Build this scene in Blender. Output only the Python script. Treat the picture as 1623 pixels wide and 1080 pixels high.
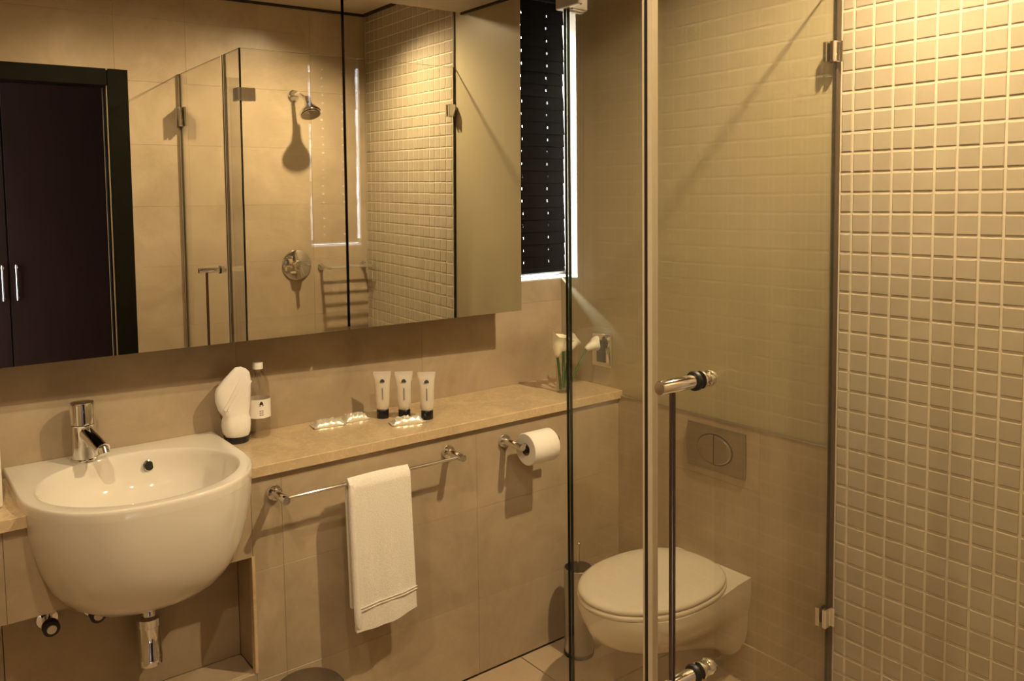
import bpy, bmesh, math, random
from mathutils import Vector, Matrix

random.seed(7)
for o in list(bpy.data.objects):
    bpy.data.objects.remove(o, do_unlink=True)
scene = bpy.context.scene
COL = scene.collection

# ------------------------------------------------------------------ camera
W, H = 1623.0, 1080.0
CAM = Vector((-2.1616, -2.4565, 1.5476))
YAW, PITCH, ROLL = 0.6497, -0.0716, -0.0136
FPX, PPX, PPY = 1317.52, 797.11, 410.81
fwd = Vector((math.sin(YAW) * math.cos(PITCH), math.cos(YAW) * math.cos(PITCH), math.sin(PITCH)))
rgt = Vector((math.cos(YAW), -math.sin(YAW), 0))
up_ = rgt.cross(fwd)
r2 = math.cos(ROLL) * rgt + math.sin(ROLL) * up_
u2 = -math.sin(ROLL) * rgt + math.cos(ROLL) * up_
cd = bpy.data.cameras.new('camera')
cam = bpy.data.objects.new('camera', cd)
COL.objects.link(cam)
cam.matrix_world = Matrix(((r2.x, u2.x, -fwd.x, CAM.x), (r2.y, u2.y, -fwd.y, CAM.y),
                           (r2.z, u2.z, -fwd.z, CAM.z), (0, 0, 0, 1)))
cd.sensor_fit = 'HORIZONTAL'
cd.sensor_width = 36.0
cd.lens = FPX / W * 36.0
cd.shift_x = (W / 2 - PPX) / W
cd.shift_y = (PPY - H / 2) / W
cd.clip_start = 0.01
scene.camera = cam


def prj(P):
    d = Vector(P) - CAM
    z = d.dot(fwd)
    return PPX + FPX * d.dot(r2) / z, PPY - FPX * d.dot(u2) / z, z


# ------------------------------------------------------------------ world, lamps, exposure
world = bpy.data.worlds.new('overcast_sky')
scene.world = world
world.use_nodes = True
bg = world.node_tree.nodes['Background']
bg.inputs[0].default_value = (0.72, 0.82, 1.0, 1)
bg.inputs[1].default_value = 16.0
sn = bpy.data.lights.new('low_sun', 'SUN')
sn.energy = 22.0
sn.color = (0.74, 0.85, 1.0)
sn.angle = math.radians(13)
so = bpy.data.objects.new('low_sun', sn)
COL.objects.link(so)
so.rotation_euler = Vector((0.46, -0.80, -0.60)).to_track_quat('-Z', 'Y').to_euler()
so.location = (-1.2, 2.5, 3.5)
vs = scene.view_settings
vs.view_transform = 'Standard'
vs.look = 'None'
vs.exposure = 0.22
vs.gamma = 1.0
vs.use_curve_mapping = False
try:
    scene.cycles.transparent_max_bounces = 32
    scene.cycles.max_bounces = 14
    scene.cycles.diffuse_bounces = 6
    scene.cycles.glossy_bounces = 8
    scene.cycles.caustics_reflective = False
    scene.cycles.caustics_refractive = False
except Exception:
    pass

LAMP_COL = (1.0, 0.765, 0.455)
# x, y, z, watts, half beam (deg)
LAMPS = [(-0.38, -1.53, 2.520, 150.0, 82.0),
         (-1.45, -1.62, 2.520, 30.0, 80.0),
         (-2.10, -1.30, 2.520, 46.0, 80.0)]

# ------------------------------------------------------------------ main dimensions (metres)
XW = 0.0            # mosaic face plane of right wall
HL = 0.847          # marble ledge top
DL = 0.319          # depth of boxed-out lower wall
YG = -1.1618        # cross glass panel
X0 = -1.0065        # glass front of shower (plane x = X0)
YDE = -1.3858       # joint between fixed glass and shower door
YD = -2.1602        # wall with shower head / doorway
ZG = 2.14           # top of glass
HC, HB, YB = 2.5405, 2.3773, -1.0957
XL = -2.42          # left wall
DFX, DFI, DFZ = -1.2405, -1.336, 2.1475
ZD = 0.829

# ------------------------------------------------------------------ material helpers
MATS = {}


def nmat(name):
    m = bpy.data.materials.new(name)
    m.use_nodes = True
    MATS[name] = m
    nt = m.node_tree
    return m, nt, nt.nodes['Principled BSDF']


def plain(name, col, rough=0.5, metal=0.0, spec=0.5, coat=0.0, noise=0.0, nscale=40.0, bump=0.0):
    m, nt, b = nmat(name)
    b.inputs['Base Color'].default_value = (*col, 1)
    b.inputs['Roughness'].default_value = rough
    b.inputs['Metallic'].default_value = metal
    b.inputs['Specular IOR Level'].default_value = spec
    b.inputs['Coat Weight'].default_value = coat
    if noise or bump:
        tc = nt.nodes.new('ShaderNodeTexCoord')
        n = nt.nodes.new('ShaderNodeTexNoise')
        n.inputs['Scale'].default_value = nscale
        n.inputs['Detail'].default_value = 6
        nt.links.new(tc.outputs['Object'], n.inputs['Vector'])
        if noise:
            r = nt.nodes.new('ShaderNodeValToRGB')
            r.color_ramp.elements[0].position = 0.3
            r.color_ramp.elements[1].position = 0.7
            r.color_ramp.elements[0].color = (*[c * (1 - noise) for c in col], 1)
            r.color_ramp.elements[1].color = (*[min(1, c * (1 + noise)) for c in col], 1)
            nt.links.new(n.outputs['Fac'], r.inputs['Fac'])
            nt.links.new(r.outputs['Color'], b.inputs['Base Color'])
        if bump:
            bm_ = nt.nodes.new('ShaderNodeBump')
            bm_.inputs['Strength'].default_value = bump
            bm_.inputs['Distance'].default_value = 0.002
            nt.links.new(n.outputs['Fac'], bm_.inputs['Height'])
            nt.links.new(bm_.outputs['Normal'], b.inputs['Normal'])
    return m


def stone(name, col, var=0.10, rough=0.28, spec=0.4, vein=0.10, scale=5.0, rnd=0.06):
    """mottled limestone / marble with cloudy patches, thin pale veins and a per-piece tint"""
    m, nt, b = nmat(name)
    N, L = nt.nodes, nt.links
    geo = N.new('ShaderNodeNewGeometry')
    n1 = N.new('ShaderNodeTexNoise')
    n1.inputs['Scale'].default_value = scale
    n1.inputs['Detail'].default_value = 8
    n1.inputs['Roughness'].default_value = 0.62
    n1.inputs['Distortion'].default_value = 0.7
    L.new(geo.outputs['Position'], n1.inputs['Vector'])
    r1 = N.new('ShaderNodeValToRGB')
    r1.color_ramp.elements[0].position = 0.30
    r1.color_ramp.elements[1].position = 0.72
    r1.color_ramp.elements[0].color = (col[0] * (1 - var), col[1] * (1 - var * 1.15), col[2] * (1 - var * 1.3), 1)
    r1.color_ramp.elements[1].color = (*[min(1, c * (1 + var)) for c in col], 1)
    L.new(n1.outputs['Fac'], r1.inputs['Fac'])
    n2 = N.new('ShaderNodeTexNoise')
    n2.inputs['Scale'].default_value = scale * 1.7
    n2.inputs['Detail'].default_value = 5
    n2.inputs['Distortion'].default_value = 1.8
    L.new(geo.outputs['Position'], n2.inputs['Vector'])
    r2_ = N.new('ShaderNodeValToRGB')
    e = r2_.color_ramp.elements
    e[0].position = 0.47
    e[0].color = (0, 0, 0, 1)
    e[1].position = 0.53
    e[1].color = (0, 0, 0, 1)
    k = e.new(0.50)
    k.color = (vein * 4, vein * 4, vein * 4, 1)
    L.new(n2.outputs['Fac'], r2_.inputs['Fac'])
    mx = N.new('ShaderNodeMixRGB')
    mx.inputs[2].default_value = (*[min(1, c * 1.35) for c in col], 1)
    L.new(r2_.outputs['Color'], mx.inputs[0])
    L.new(r1.outputs['Color'], mx.inputs[1])
    oi = N.new('ShaderNodeObjectInfo')
    mr = N.new('ShaderNodeMapRange')
    mr.inputs[3].default_value = 1 - rnd
    mr.inputs[4].default_value = 1 + rnd
    L.new(oi.outputs['Random'], mr.inputs[0])
    hs = N.new('ShaderNodeHueSaturation')
    L.new(mr.outputs[0], hs.inputs['Value'])
    L.new(mx.outputs[0], hs.inputs['Color'])
    L.new(hs.outputs[0], b.inputs['Base Color'])
    b.inputs['Roughness'].default_value = rough
    b.inputs['Specular IOR Level'].default_value = spec
    return m


def thin_glass(name, tint, f0=0.045):
    m = bpy.data.materials.new(name)
    m.use_nodes = True
    MATS[name] = m
    nt = m.node_tree
    nt.nodes.clear()
    N, L = nt.nodes, nt.links
    out = N.new('ShaderNodeOutputMaterial')
    mix = N.new('ShaderNodeMixShader')
    tr = N.new('ShaderNodeBsdfTransparent')
    tr.inputs[0].default_value = (*tint, 1)
    gl = N.new('ShaderNodeBsdfGlossy')
    gl.inputs['Roughness'].default_value = 0.0
    gl.inputs['Color'].default_value = (1, 1, 1, 1)
    lw = N.new('ShaderNodeLayerWeight')
    lw.inputs['Blend'].default_value = 0.5
    pw = N.new('ShaderNodeMath')
    pw.operation = 'POWER'
    pw.inputs[1].default_value = 5.0
    ma = N.new('ShaderNodeMath')
    ma.operation = 'MULTIPLY_ADD'
    ma.inputs[1].default_value = 1 - f0
    ma.inputs[2].default_value = f0
    L.new(lw.outputs['Facing'], pw.inputs[0])
    L.new(pw.outputs[0], ma.inputs[0])
    L.new(ma.outputs[0], mix.inputs[0])
    L.new(tr.outputs[0], mix.inputs[1])
    L.new(gl.outputs[0], mix.inputs[2])
    L.new(mix.outputs[0], out.inputs[0])
    return m


TILE = (0.42, 0.340, 0.242)
stone('tile', TILE, var=0.15, rough=0.30, vein=0.02, scale=4.0, rnd=0.04)
stone('floor_tile', (0.45, 0.355, 0.25), var=0.07, rough=0.32, vein=0.04, scale=5.0)
stone('marble', (0.56, 0.435, 0.280), var=0.13, rough=0.16, vein=0.12, scale=9.0, rnd=0.0)
stone('mosaic', (0.355, 0.308, 0.232), var=0.05, rough=0.24, vein=0.02, scale=6.0, rnd=0.05)
plain('grout_light', (0.53, 0.465, 0.36), 0.8, noise=0.05, nscale=60)
plain('grout', (0.41, 0.325, 0.232), 0.85, noise=0.06, nscale=60)
plain('wall_panel', (0.425, 0.372, 0.248), 0.35, spec=0.3, noise=0.015, nscale=3)
plain('plaster', (0.50, 0.43, 0.33), 0.8, noise=0.02, nscale=8)
plain('gap_shade_dark', (0.035, 0.028, 0.02), 0.9, noise=0.1)  # dark colour standing for the shade in the ceiling gaps
plain('dark_strip', (0.075, 0.05, 0.032), 0.5, noise=0.1)
plain('ceramic', (0.76, 0.72, 0.66), 0.06, spec=0.5, coat=0.4, noise=0.008, nscale=2)
plain('seat_plastic', (0.75, 0.70, 0.63), 0.16, spec=0.5, noise=0.008, nscale=2)
plain('chrome', (0.80, 0.79, 0.77), 0.07, metal=1.0, noise=0.01)
plain('satin_chrome', (0.55, 0.53, 0.50), 0.28, metal=1.0, noise=0.03)
plain('plate_metal', (0.44, 0.40, 0.345), 0.34, metal=1.0, noise=0.03)
plain('dark_metal', (0.16, 0.12, 0.10), 0.22, metal=1.0, noise=0.03)
plain('steel_lid', (0.28, 0.24, 0.19), 0.38, metal=0.9, noise=0.04, nscale=120)
plain('black_rubber', (0.012, 0.012, 0.012), 0.45, noise=0.1)
plain('black_frame', (0.005, 0.005, 0.0025), 0.5, spec=0.12, noise=0.2, nscale=15)
plain('hole_dark', (0.006, 0.005, 0.004), 0.8, noise=0.1)
plain('glass_edge', (0.004, 0.011, 0.007), 0.25, spec=0.15, noise=0.05)
plain('edge_shade_brown', (0.22, 0.165, 0.11), 0.5, noise=0.03)  # brown for the glass edge and its painted shadow at the wall
plain('clear_seal', (0.62, 0.53, 0.38), 0.35, noise=0.03)
plain('cotton', (0.82, 0.79, 0.75), 0.95, spec=0.1, noise=0.06, nscale=260, bump=0.6)
plain('cotton_band', (0.80, 0.77, 0.73), 0.9, spec=0.1, noise=0.04, nscale=500, bump=0.3)
plain('paper', (0.82, 0.79, 0.74), 0.9, spec=0.1, noise=0.02, nscale=90, bump=0.15)
plain('cardboard', (0.30, 0.22, 0.14), 0.9, noise=0.05)
plain('white_plastic', (0.78, 0.74, 0.68), 0.35, noise=0.01)
plain('foil', (0.72, 0.68, 0.58), 0.25, metal=0.35, noise=0.03, nscale=30)
plain('tube_skin', (0.78, 0.72, 0.62), 0.26, metal=0.35, spec=0.5, noise=0.01)
plain('black_cap', (0.008, 0.008, 0.010), 0.22, noise=0.1)
plain('ink', (0.02, 0.018, 0.018), 0.6, noise=0.1)
plain('ink_grey', (0.22, 0.19, 0.17), 0.7, noise=0.05)
plain('stem_green', (0.045, 0.115, 0.025), 0.5, noise=0.25, nscale=30)
plain('petal', (0.82, 0.80, 0.62), 0.5, noise=0.03, nscale=40)
plain('petal_white', (0.85, 0.84, 0.80), 0.5, noise=0.02, nscale=40)
plain('spadix', (0.75, 0.35, 0.04), 0.6, noise=0.1)
plain('slat', (0.004, 0.003, 0.002), 0.6, spec=0.12, noise=0.15, nscale=20)
plain('frame_white', (0.7, 0.7, 0.68), 0.5, noise=0.02)
plain('copper_pipe', (0.55, 0.40, 0.28), 0.25, metal=1.0, noise=0.05)
thin_glass('shower_glass', (0.980, 0.976, 0.948), 0.05)
thin_glass('clear_glass', (0.95, 0.95, 0.92), 0.05)
thin_glass('dark_glass', (0.30, 0.27, 0.22), 0.05)
thin_glass('bottle_pet', (0.90, 0.88, 0.84), 0.08)
m, nt, b = nmat('mirror_silver')
b.inputs['Base Color'].default_value = (0.90, 0.90, 0.85, 1)
b.inputs['Metallic'].default_value = 1.0
b.inputs['Roughness'].default_value = 0.0
m, nt, b = nmat('wood_dark')
tc = nt.nodes.new('ShaderNodeTexCoord')
mp = nt.nodes.new('ShaderNodeMapping')
mp.inputs['Scale'].default_value = (22, 22, 1.2)
nz = nt.nodes.new('ShaderNodeTexNoise')
nz.inputs['Scale'].default_value = 2.5
nz.inputs['Detail'].default_value = 6
rr = nt.nodes.new('ShaderNodeValToRGB')
b.inputs['Specular IOR Level'].default_value = 0.2
rr.color_ramp.elements[0].color = (0.008, 0.0032, 0.0022, 1)
rr.color_ramp.elements[1].color = (0.018, 0.0075, 0.005, 1)
nt.links.new(tc.outputs['Object'], mp.inputs[0])
nt.links.new(mp.outputs[0], nz.inputs['Vector'])
nt.links.new(nz.outputs['Fac'], rr.inputs[0])
nt.links.new(rr.outputs[0], b.inputs['Base Color'])
b.inputs['Roughness'].default_value = 0.35
m, nt, b = nmat('lamp_glow')
b.inputs['Emission Color'].default_value = (*LAMP_COL, 1)
b.inputs['Emission Strength'].default_value = 12.0
b.inputs['Base Color'].default_value = (0.8, 0.7, 0.5, 1)


# ------------------------------------------------------------------ mesh helpers
def V(*a):
    return Vector(a)


class MB:
    def __init__(self):
        self.bm = bmesh.new()
        self.mi = 0

    def _faces(self, fs):
        for f in fs:
            f.material_index = self.mi

    def box(self, x0, x1, y0, y1, z0, z1, bev=0.0, seg=1):
        bm = self.bm
        x0, x1 = min(x0, x1), max(x0, x1)
        y0, y1 = min(y0, y1), max(y0, y1)
        z0, z1 = min(z0, z1), max(z0, z1)
        v = [bm.verts.new(p) for p in [(x0, y0, z0), (x1, y0, z0), (x1, y1, z0), (x0, y1, z0),
                                       (x0, y0, z1), (x1, y0, z1), (x1, y1, z1), (x0, y1, z1)]]
        fs = [bm.faces.new([v[i] for i in q]) for q in
              [(0, 3, 2, 1), (4, 5, 6, 7), (0, 1, 5, 4), (1, 2, 6, 5), (2, 3, 7, 6), (3, 0, 4, 7)]]
        self._faces(fs)
        if bev > 0:
            es = list({e for f in fs for e in f.edges})
            r = bmesh.ops.bevel(bm, geom=es, offset=bev, segments=seg, affect='EDGES', profile=0.5)
            self._faces(r['faces'])
        return fs

    def hexa(self, pts):
        bm = self.bm
        v = [bm.verts.new(p) for p in pts]
        fs = [bm.faces.new([v[i] for i in q]) for q in
              [(0, 3, 2, 1), (4, 5, 6, 7), (0, 1, 5, 4), (1, 2, 6, 5), (2, 3, 7, 6), (3, 0, 4, 7)]]
        self._faces(fs)
        return fs

    def loft(self, rings, cap0=True, cap1=True, closed=True):
        bm = self.bm
        vr = [[bm.verts.new(p) for p in r] for r in rings]
        n = len(rings[0])
        for a, b_ in zip(vr, vr[1:]):
            for i in range(n if closed else n - 1):
                j = (i + 1) % n
                f = bm.faces.new((a[i], a[j], b_[j], b_[i]))
                f.material_index = self.mi
        if cap0:
            f = bm.faces.new(list(reversed(vr[0])))
            f.material_index = self.mi
        if cap1:
            f = bm.faces.new(vr[-1])
            f.material_index = self.mi
        return vr

    def lathe(self, prof, c=(0, 0, 0), n=32, axis='Z', cap0=True, cap1=True):
        c = Vector(c)
        rings = []
        for r, h in prof:
            ring = []
            for i in range(n):
                t = 2 * math.pi * i / n
                a, b_ = r * math.cos(t), r * math.sin(t)
                if axis == 'Z':
                    p = V(a, b_, h)
                elif axis == 'X':
                    p = V(h, a, b_)
                else:
                    p = V(b_, h, a)
                ring.append(c + p)
            rings.append(ring)
        return self.loft(rings, cap0, cap1)

    def tube(self, pts, r, n=10):
        pts = [Vector(p) for p in pts]
        rs = r if isinstance(r, (list, tuple)) else [r] * len(pts)
        rings = []
        prev = None
        for i, p in enumerate(pts):
            a = pts[max(0, i - 1)]
            b_ = pts[min(len(pts) - 1, i + 1)]
            t = (b_ - a).normalized()
            ref = prev if prev is not None else (V(0, 0, 1) if abs(t.z) < 0.9 else V(1, 0, 0))
            x = (ref - t * ref.dot(t)).normalized()
            prev = x
            y = t.cross(x)
            rings.append([p + rs[i] * (math.cos(2 * math.pi * k / n) * x + math.sin(2 * math.pi * k / n) * y)
                          for k in range(n)])
        return self.loft(rings)

    def sphere(self, c, r, u=16, v=10, s=(1, 1, 1)):
        ret = bmesh.ops.create_uvsphere(self.bm, u_segments=u, v_segments=v, radius=r,
                                        matrix=Matrix.Translation(c) @ Matrix.Diagonal((*s, 1)))
        for vv in ret['verts']:
            for f in vv.link_faces:
                f.material_index = self.mi

    def build(self, name, mats, parent=None, smooth=False, ang=40):
        bm = self.bm
        bmesh.ops.recalc_face_normals(bm, faces=bm.faces)
        me = bpy.data.meshes.new(name)
        if smooth:
            for f in bm.faces:
                f.smooth = True
        bm.to_mesh(me)
        bm.free()
        if smooth:
            try:
                me.set_sharp_from_angle(angle=math.radians(ang))
            except Exception:
                pass
        if isinstance(mats, str):
            mats = [mats]
        for mm in mats:
            me.materials.append(MATS[mm])
        o = bpy.data.objects.new(name, me)
        COL.objects.link(o)
        if parent is not None:
            o.parent = parent
            o.matrix_parent_inverse = parent.matrix_basis.inverted()
        return o


def bx(*a, **k):
    m_ = MB()
    m_.box(*a, **k)
    return m_


def tag(o, label=None, cat=None, group=None, kind=None):
    if label:
        o['label'] = label
    if cat:
        o['category'] = cat
    if group:
        o['group'] = group
    if kind:
        o['kind'] = kind
    return o


def thing(name, loc, label, cat, group=None):
    o = bpy.data.objects.new(name, None)
    o.empty_display_size = 0.05
    COL.objects.link(o)
    o.location = loc
    return tag(o, label, cat, group)


def kid(name, src, parent, loc=None):
    """another piece that shares the mesh of src"""
    o = bpy.data.objects.new(name, src.data)
    COL.objects.link(o)
    o.parent = parent
    o.matrix_parent_inverse = parent.matrix_basis.inverted()
    if loc is not None:
        o.location = loc
    return o


def rrect(hx, hy, r, n=6):
    pts = []
    for cx, cy, a0 in ((hx - r, hy - r, 0), (-hx + r, hy - r, 90), (-hx + r, -hy + r, 180), (hx - r, -hy + r, 270)):
        for i in range(n + 1):
            t = math.radians(a0 + 90 * i / n)
            pts.append((cx + r * math.cos(t), cy + r * math.sin(t)))
    return pts


# ================================================================== ROOM SHELL
# ---- floor with tiles
fl = bx(XL - 0.9, 0.12, -3.45, 0.14, -0.06, -0.006).build('floor', 'grout')
tag(fl, 'beige stone floor tiles of the bathroom', 'floor', kind='structure')
fx = [0.0 - 0.486 + 0.60 * k for k in range(-5, 2)]
fy = [-DL - 0.30 * k for k in range(0, 12)]
for i in range(len(fx) - 1):
    for j in range(len(fy) - 1):
        a, b_ = max(fx[i] + 0.002, XL - 0.85), min(fx[i + 1] - 0.002, -0.004)
        c, d = fy[j + 1] + 0.002, fy[j] - 0.002
        if b_ - a < 0.02 or c < -3.44:
            continue
        bx(a, b_, c, d, -0.02, 0.0, bev=0.001).build('floor_tile', 'floor_tile', fl)

# ---- ceiling with inset edges; dark strips and cover paint the gap's shade
ce = MB()
ce.box(XL + 0.018, -0.018, YD + 0.018, YB + 0.02, HC, HC + 0.03)
ce = ce.build('ceiling', 'plaster')
tag(ce, 'plain cream ceiling above the shower', 'ceiling', kind='structure')
cv = bx(XL - 0.1, 0.12, YD - 0.15, 0.16, HC + 0.031, HC + 0.06).build('gap_shade_cover', 'gap_shade_dark', ce)  # solid cover, coloured dark as the shade above the gap
tr1 = bx(XL + .001, -0.001, YD + 0.0005, YD + 0.010, HC - 0.012, HC + 0.02).build('shade_trim_1', 'gap_shade_dark')  # solid dark strip in place of the gap's shade
tag(tr1, 'dark strip painted as the shade of the gap where the shower ceiling meets the walls', 'trim', kind='structure')
bx(-0.010, -0.001, YD + 0.0102, YB - 0.0005, HC - 0.012, HC + 0.02).build('gap_shade_strip', 'gap_shade_dark', tr1)
bx(-0.020, -0.0105, YB + 0.001, -0.10, HB - 0.010, HB + 0.02).build('gap_shade_strip', 'gap_shade_dark', tr1)
bk = MB()
bk.box(XL + 0.002, -0.018, YB, -0.002, HB, HC + 0.029)
bk = bk.build('ceiling_bulkhead', 'plaster')
tag(bk, 'lowered ceiling bulkhead above the mirror cabinet', 'ceiling', kind='structure')

# ---- upper back wall (behind ledge and mirror cabinet), window opening x -0.62..0.06, z 1.245..2.30
WX0, WX1, WZ0, WZ1 = -0.27, 0.092, 1.238, 2.33
WEND = -0.096
wb = MB()
wb.box(XL - 0.1, WX0, 0.006, 0.15, 0, HC + 0.03)
wb.box(WX0, WX1, 0.006, 0.15, 0, WZ0)
wb.box(WX0, WX1, 0.006, 0.15, WZ1, HC + 0.03)
wb.box(WX1, WX1 + 0.12, WEND, 0.15, 0, HC + 0.03)
wb = wb.build('wall_back', 'grout')
tag(wb, 'beige stone tiled back wall behind ledge and mirror cabinet', 'wall', kind='structure')
bcols = [XL, -1.963, -1.308, -0.655, 0.0]
brows = [HL - 0.03, 1.1515, 1.456, 1.761, 2.066, HC + 0.01]
for i in range(4):
    for j in range(5):
        a, b_ = bcols[i] + 0.0003, bcols[i + 1] - 0.0003
        c, d = brows[j] + 0.0003, brows[j + 1] - 0.0003
        segs = [(a, b_, c, d)]
        if i == 3:
            if j == 0:
                segs = [(a, b_, c, d)]
            elif j == 1:
                segs = [(a, WX0, c, d), (WX0, b_, c, WZ0)]
            else:
                segs = [(a, WX0, c, d)]
        for (p, q_, r_, s_) in segs:
            if q_ - p > 0.01 and s_ - r_ > 0.01:
                bx(p, q_, 0.0, 0.012, r_, s_, bev=0.0004).build('wall_tile', 'tile', wb)
bx(WX0, WX1 - 0.001, -0.001, 0.149, WZ0 - 0.005, WZ0 + 0.001, bev=0.001).build('window_sill', 'frame_white', wb)

# ---- boxed-out lower wall with niche under basin
NX, NZ0, NZ1, NY = -1.393, 0.275, 0.60, -0.195
TOPZ = HL - 0.031
lw = MB()
lw.box(NX + 0.010, -0.002, -DL + 0.010, 0.0055, 0, TOPZ)
lw.box(XL + 0.002, -1.9305, -DL + 0.010, 0.0055, NZ1 + 0.024, TOPZ)
lw.box(-1.380, NX + 0.010, -DL + 0.010, 0.0055, NZ1 + 0.024, TOPZ)
lw.box(XL + 0.002, NX + 0.010, -DL + 0.013, 0.0055, NZ1 + 0.001, NZ1 + 0.0235)
lw.box(XL + 0.002, NX + 0.010, -DL + 0.010, 0.0055, 0, NZ0 - 0.010)
lw.box(XL + 0.002, NX + 0.010, NY + 0.010, 0.0055, NZ0 - 0.010, NZ1 + 0.010)
lw = lw.build('wall_back_lower', 'grout')
tag(lw, 'boxed-out lower wall of beige stone tiles below the marble ledge', 'wall', kind='structure')


def front_tile(a, b_, c, d):
    bx(a + 0.0003, b_ - 0.0003, -DL, -DL + 0.012, c + 0.0003, d - 0.0003, bev=0.0004).build('wall_tile', 'tile', lw)


for (a, b_) in ((NX, -1.308), (-1.308, -0.655), (-0.655, -0.003)):
    for (c, d) in ((0.004, 0.25), (0.25, 0.555), (0.555, TOPZ - 0.002)):
        front_tile(a, b_, c, d)
for (a, b_) in ((XL + 0.002, -1.963), (-1.963, NX)):
    front_tile(a, b_, 0.004, NZ0)
    bx(a + .001, b_ - .001, NY, NY + 0.012, NZ0 + .001, NZ1 - .001, bev=0.0004).build('niche_tile', 'tile', lw)
    bx(a + .001, b_ - .001, -DL + 0.013, NY, NZ0 - 0.012, NZ0, bev=0.0004).build('niche_tile', 'tile', lw)
front_tile(XL + 0.002, -1.963, NZ1, TOPZ - 0.002)
for sgn, xe in ((-1, -1.963), (1, NX)):
    # tile cut to follow the side of the washbasin
    cut = [(0.165, NZ1), (0.178, 0.612), (0.205, 0.645), (0.226, 0.695), (0.240, 0.750), (0.250, TOPZ - 0.0026)]
    pl = [(-1.655 + sgn * h, z) for h, z in cut] + [(xe - sgn * 0.0006, TOPZ - 0.0026), (xe - sgn * 0.0006, NZ1)]
    tm = MB()
    tm.loft([[V(x, -DL, z) for x, z in pl], [V(x, -DL + 0.012, z) for x, z in pl]])
    tm.build('wall_tile', 'tile', lw)
bx(NX, NX + 0.012, -DL + 0.013, NY, NZ0 + .001, NZ1 - .001, bev=0.0004).build('niche_tile', 'tile', lw)
bx(NX - 0.004, NX + 0.004, -DL - 0.002, -DL + 0.02, NZ0 + .001, NZ1 + .001).build('niche_edge_trim', 'marble', lw)

# ---- right wall: mosaic in the shower, smooth panel and stone dado by the toilet
wr = bx(0.0022, WX1 + 0.12, YD - 0.14, WEND - 0.0005, 0, HC + 0.03).build('wall_right', 'grout_light')
tag(wr, 'right wall with cream mosaic in the shower and stone dado behind toilet', 'wall', kind='structure')
wr2 = bx(0.004, WX1 - 0.0005, WEND, 0.0055, 0, WZ0).build('wall_return', 'plaster', wr)
bx(-0.010, 0.0035, -1.1565, WEND + 0.0005, ZD, HC + 0.02, bev=0.001).build('wall_panel', 'wall_panel', wr)
bx(-0.010, 0.0035, WEND + 0.0008, -0.0005, ZD, WZ0 + 0.004, bev=0.001).build('wall_panel', 'wall_panel', wr)
bx(-0.016, 0.0018, -1.1690, -1.1570, 0.0, HC + 0.02).build('edge_strip', 'dark_strip', wr)
for (c, d) in ((0.1265, 0.325), (0.325, 0.6305), (0.6305, ZD - 0.004)):
    for (a, b_) in ((-1.1565, -0.929), (-0.929, -DL - 0.0005)):
        bx(-0.0165, 0.0035, a + .0003, b_ - .0003, c + .0003, d - .0003, bev=0.0004).build('wall_tile', 'tile', wr)
for (a, b_) in ((-1.1565, -0.929), (-0.929, -DL - 0.0005)):
    bx(-0.022, 0.0035, a + .0003, b_ - .0003, 0.003, 0.1260, bev=0.001).build('skirting_tile', 'floor_tile', wr)
bx(-0.019, 0.0035, -1.1565, -DL - 0.0005, ZD - 0.004, ZD + 0.001, bev=0.001).build('dado_trim', 'satin_chrome', wr)

# mosaic
PY, PZ = 0.0556, 0.05545
gy0, gz0 = -1.2075, 1.9958
ycols = [(-1.1715, gy0 - 0.0)] + [(gy0 - k * PY, gy0 - (k + 1) * PY) for k in range(0, 18)]
zrows = [(gz0 + (9 - r) * PZ, gz0 + (10 - r) * PZ) for r in range(0, 46)]
G = 0.0032
cells = []
for ci, (ya, yb) in enumerate(ycols):
    yb = max(yb, YD + 0.004)
    if ya - yb < 0.012:
        continue
    for (za, zb) in zrows:
        za2, zb2 = max(za, 0.002), min(zb, HC + 0.01)
        if zb2 - za2 < 0.012:
            continue
        cells.append((ya - G, yb + G, za2 + G, zb2 - G))


def tile_mesh(w, h, name):
    m_ = MB()
    d0, d1, e = 0.0020, 0.0, 0.0022
    o_, i_ = (w / 2, h / 2), (w / 2 - e, h / 2 - e)
    ring = lambda s, x: [(x, -s[0], -s[1]), (x, s[0], -s[1]), (x, s[0], s[1]), (x, -s[0], s[1])]
    m_.loft([ring(o_, d0), ring(o_, d1 + 0.0012), ring(i_, d1)], cap0=False)
    o = m_.build(name, 'mosaic', wr)
    return o


def area(c):
    ps = [prj((0, c[0], c[2])), prj((0, c[1], c[2])), prj((0, c[1], c[3])), prj((0, c[0], c[3]))]
    if any(p[2] < 0.05 for p in ps):
        return 0
    cx = sum(p[0] for p in ps) / 4
    cy = sum(p[1] for p in ps) / 4
    if not (-15 < cx < W + 15 and -15 < cy < H + 15):
        return 0
    a = 0
    for i in range(4):
        j = (i + 1) % 4
        a += ps[i][0] * ps[j][1] - ps[j][0] * ps[i][1]
    return abs(a) / 2


cells.sort(key=lambda c: -area(c))
cache = {}
rest = MB()
for k, c in enumerate(cells):
    w, h = c[0] - c[1], c[3] - c[2]
    loc = (random.uniform(-0.0004, 0.0004), (c[0] + c[1]) / 2, (c[2] + c[3]) / 2)
    if k < 300 and area(c) > 0:
        key = (round(w, 4), round(h, 4))
        if key not in cache:
            cache[key] = tile_mesh(w, h, 'mosaic_tile')
            cache[key].location = loc
        else:
            kid('mosaic_tile', cache[key], wr, loc)
    else:
        e = 0.0022
        ring = lambda sy, sz, x: [(x, loc[1] - sy, loc[2] - sz), (x, loc[1] + sy, loc[2] - sz),
                                  (x, loc[1] + sy, loc[2] + sz), (x, loc[1] - sy, loc[2] + sz)]
        rest.loft([ring(w / 2, h / 2, 0.0020), ring(w / 2, h / 2, 0.0012), ring(w / 2 - e, h / 2 - e, loc[0])], cap0=False)
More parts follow.
